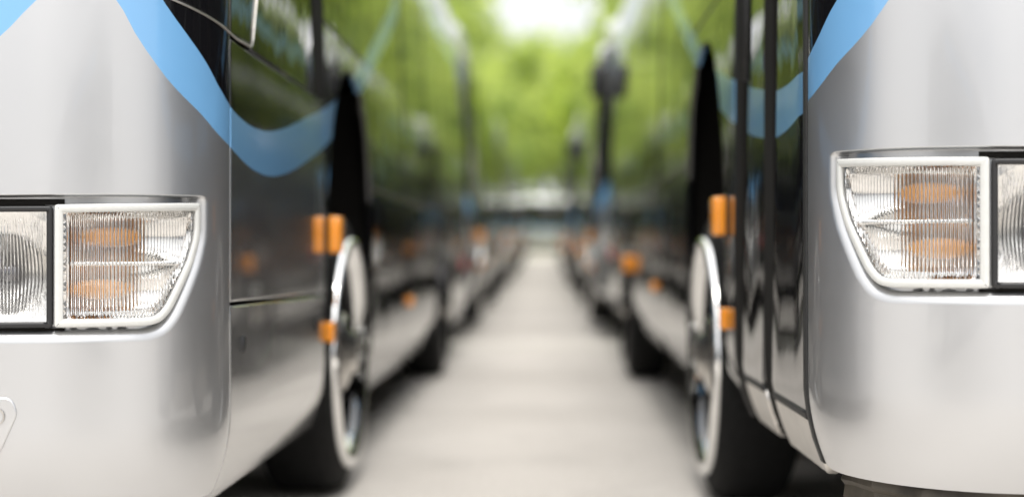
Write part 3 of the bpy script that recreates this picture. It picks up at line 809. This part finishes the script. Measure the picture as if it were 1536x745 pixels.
M['bark'] = simple('bark', (0.09, 0.07, 0.055), 0.9, noise=0.4, nscale=14, bump=0.8)
def tree_meshes(seed, h, rad, nleaf, low):
    rnd = random.Random(seed); bm = bmesh.new()
    top = Vector((rnd.uniform(-.3, .3), rnd.uniform(-.3, .3), h * 0.72))
    tube(bm, [(0, 0, -0.1), (0.02, 0.03, 0.5), (rnd.uniform(-.1, .1), rnd.uniform(-.1, .1), h * 0.3), top * 0.75 + Vector((0, 0, 0.1)), top], [0.26, 0.20, 0.16, 0.10, 0.04], 10)
    clumps = []
    for k in range(26):
        t = rnd.uniform(0.22, 0.72); base = Vector((0, 0, h * t)); an = rnd.uniform(0, 2 * PI)
        rr = rad * rnd.uniform(0.45, 1.0) * math.sin(PI * min(1, 0.35 + t * 0.75)); tip = base + Vector((math.cos(an) * rr, math.sin(an) * rr, h * rnd.uniform(0.03, 0.25)))
        tip.z = max(tip.z, low + 0.5)
        mid = (base + tip) / 2 + Vector((0, 0, 0.25)); tube(bm, [base, mid, tip], [0.07, 0.045, 0.015], 6); clumps.append((tip, rnd.uniform(0.8, 1.5))); clumps.append((mid, rnd.uniform(0.6, 1.0)))
    for k in range(8): clumps.append((Vector((rnd.uniform(-1, 1), rnd.uniform(-1, 1), h * rnd.uniform(0.7, 0.93))), rnd.uniform(0.8, 1.3)))
    me_t = bpy.data.meshes.new('trunk'); bmesh.ops.recalc_face_normals(bm, faces=bm.faces); bm.to_mesh(me_t); bm.free(); me_t.shade_smooth(); me_t.materials.append(M['bark'])
    verts, faces = [], []
    tot = sum(r * r for _, r in clumps)
    for c, r in clumps:
        for k in range(int(nleaf * r * r / tot)):
            d = Vector((rnd.gauss(0, 1), rnd.gauss(0, 1), rnd.gauss(0, 0.8))); d.normalize(); p = c + d * r * rnd.random() ** 0.45
            if p.z < low: continue
            nrm = (d + Vector((rnd.gauss(0, .6), rnd.gauss(0, .6), rnd.gauss(0.5, .6)))).normalized(); a = nrm.orthogonal().normalized(); a.rotate(Matrix.Rotation(rnd.uniform(0, 2 * PI), 3, nrm)); b = nrm.cross(a)
            L, W = rnd.uniform(0.10, 0.19), rnd.uniform(0.05, 0.085); i = len(verts)
            verts += [tuple(p - a * L), tuple(p - b * W + nrm * 0.01), tuple(p + a * L - nrm * 0.03), tuple(p + b * W + nrm * 0.01)]; faces.append((i, i + 1, i + 2, i + 3))
    me_c = bpy.data.meshes.new('crown'); me_c.from_pydata(verts, [], faces); me_c.materials.append(M['leaf'])
    return me_t, me_c
KINDS = [tree_meshes(1, 10.5, 4.2, 8500, 3.2), tree_meshes(2, 12.0, 4.6, 9500, 3.4), tree_meshes(3, 8.5, 3.8, 8500, 2.4)]
def tree(kind, x, y, sc, rz, label, group):
    t = empty('tree', (x, y, gz(y)), rz); t.scale = (sc,) * 3
    a = link('trunk', KINDS[kind][0], None, t); b = link('crown', KINDS[kind][1], None, t)
    tag(t, label, 'tree', group)
rnd = random.Random(11)
LA = 'yellow-green leafy tree standing on the grass beside the row with the hatch coach'
LB = 'yellow-green leafy tree standing on the grass beside the row with the glass-door coach'
for k, y in enumerate((14, 21.5, 29, 36.5, 44, 52, 60, 68)):
    tree(k % 2, -5.9 + rnd.uniform(-.4, .4) + 0.004 * y , y, rnd.uniform(0.95, 1.1), rnd.uniform(0, 6), LA, 'trees along the hatch coach row')
    tree((k + 1) % 2, 5.5 + rnd.uniform(-.4, .4), y + 2, rnd.uniform(0.95, 1.1), rnd.uniform(0, 6), LB, 'trees along the glass-door coach row')
for k, (x, y, sc) in enumerate(((-3.6, 80, 1.25), (3.9, 82, 1.3), (-0.2, 86, 1.55), (-7, 86, 1.5), (7, 88, 1.5), (0.8, 95, 1.35), (-11, 96, 1.5), (11, 98, 1.5), (2.6, 71, 1.3))):
    tree(2 if abs(x) < 5 else 1, x, y, sc, rnd.uniform(0, 6), 'leafy tree closing the lane behind the far pale-topped coach', 'trees closing the end of the lane')


# hedges: leafy, clipped, one behind the far coach; verge pair added to darken reflections
def hedge(x0, y0, x1, y1, h, wd, n, label):
    rr = random.Random(int(h * 100 + x0)); L = math.hypot(x1 - x0, y1 - y0); ang = math.atan2(y1 - y0, x1 - x0)
    t = empty('hedge', (x0, y0, gz(y0)), ang); t.rotation_euler[1] = -math.atan2(gz(y1) - gz(y0), L); verts, faces = [], []
    for k in range(n):
        u = rr.uniform(0, L); hh = h * (0.92 + 0.07 * math.sin(u * 1.3) + 0.05 * math.sin(u * 3.1)); z = hh * rr.random() ** 0.8; v = rr.choice((-1, 1)) * wd / 2 * rr.uniform(0.7, 1.05)
        if rr.random() < 0.2: z = hh * rr.uniform(0.93, 1.03); v = rr.uniform(-wd / 2, wd / 2)
        p = Vector((u, v, z)); nrm = Vector((rr.gauss(0, .6), rr.gauss(0, .6) + (1 if v > 0 else -1), rr.gauss(0.4, .6))).normalized(); a = nrm.orthogonal().normalized(); a.rotate(Matrix.Rotation(rr.uniform(0, 6.28), 3, nrm)); b = nrm.cross(a)
        l, w_ = rr.uniform(0.09, 0.15), rr.uniform(0.06, 0.10); i = len(verts)
        verts.extend((tuple(p - a * l), tuple(p - b * w_), tuple(p + a * l), tuple(p + b * w_))); faces.append((i, i + 1, i + 2, i + 3))
    me = bpy.data.meshes.new('foliage'); me.from_pydata(verts, [], faces); link('foliage', me, M['leaf'], t)
    bm = bmesh.new(); N = int(L / 1.2)
    for k in range(N):
        u = (k + 0.5) * L / N; tube(bm, [(u, 0, -0.1), (u + rr.uniform(-.1, .1), rr.uniform(-.1, .1), h * 0.5), (u + rr.uniform(-.2, .2), 0, h * 0.8)], [0.05, 0.04, 0.02], 6)
    from_bm('stem', bm, M['bark'], t)
    bm = bmesh.new(); box(bm, (L / 2, 0, h * 0.44), (L - 0.3, wd * 0.5, h * 0.84), 0.1); from_bm('inner_twigs', bm, M['bark'], t)
    tag(t, label, 'hedge')
hedge(-22, 79, 24, 79, 3.3, 1.4, 14000, 'tall leafy hedge across the end of the lane behind the far pale-topped coach')
hedge(-8.6, 6, -8.6, 76, 2.6, 1.2, 16000, 'unseen leafy hedge added to darken side reflections, behind the trees on the hatch coach side')  # hidden verge hedges, added to darken what the coach sides mirror
hedge(8.4, 6, 8.4, 76, 2.6, 1.2, 16000, 'unseen leafy hedge added to darken side reflections, behind the trees on the glass-door coach side')
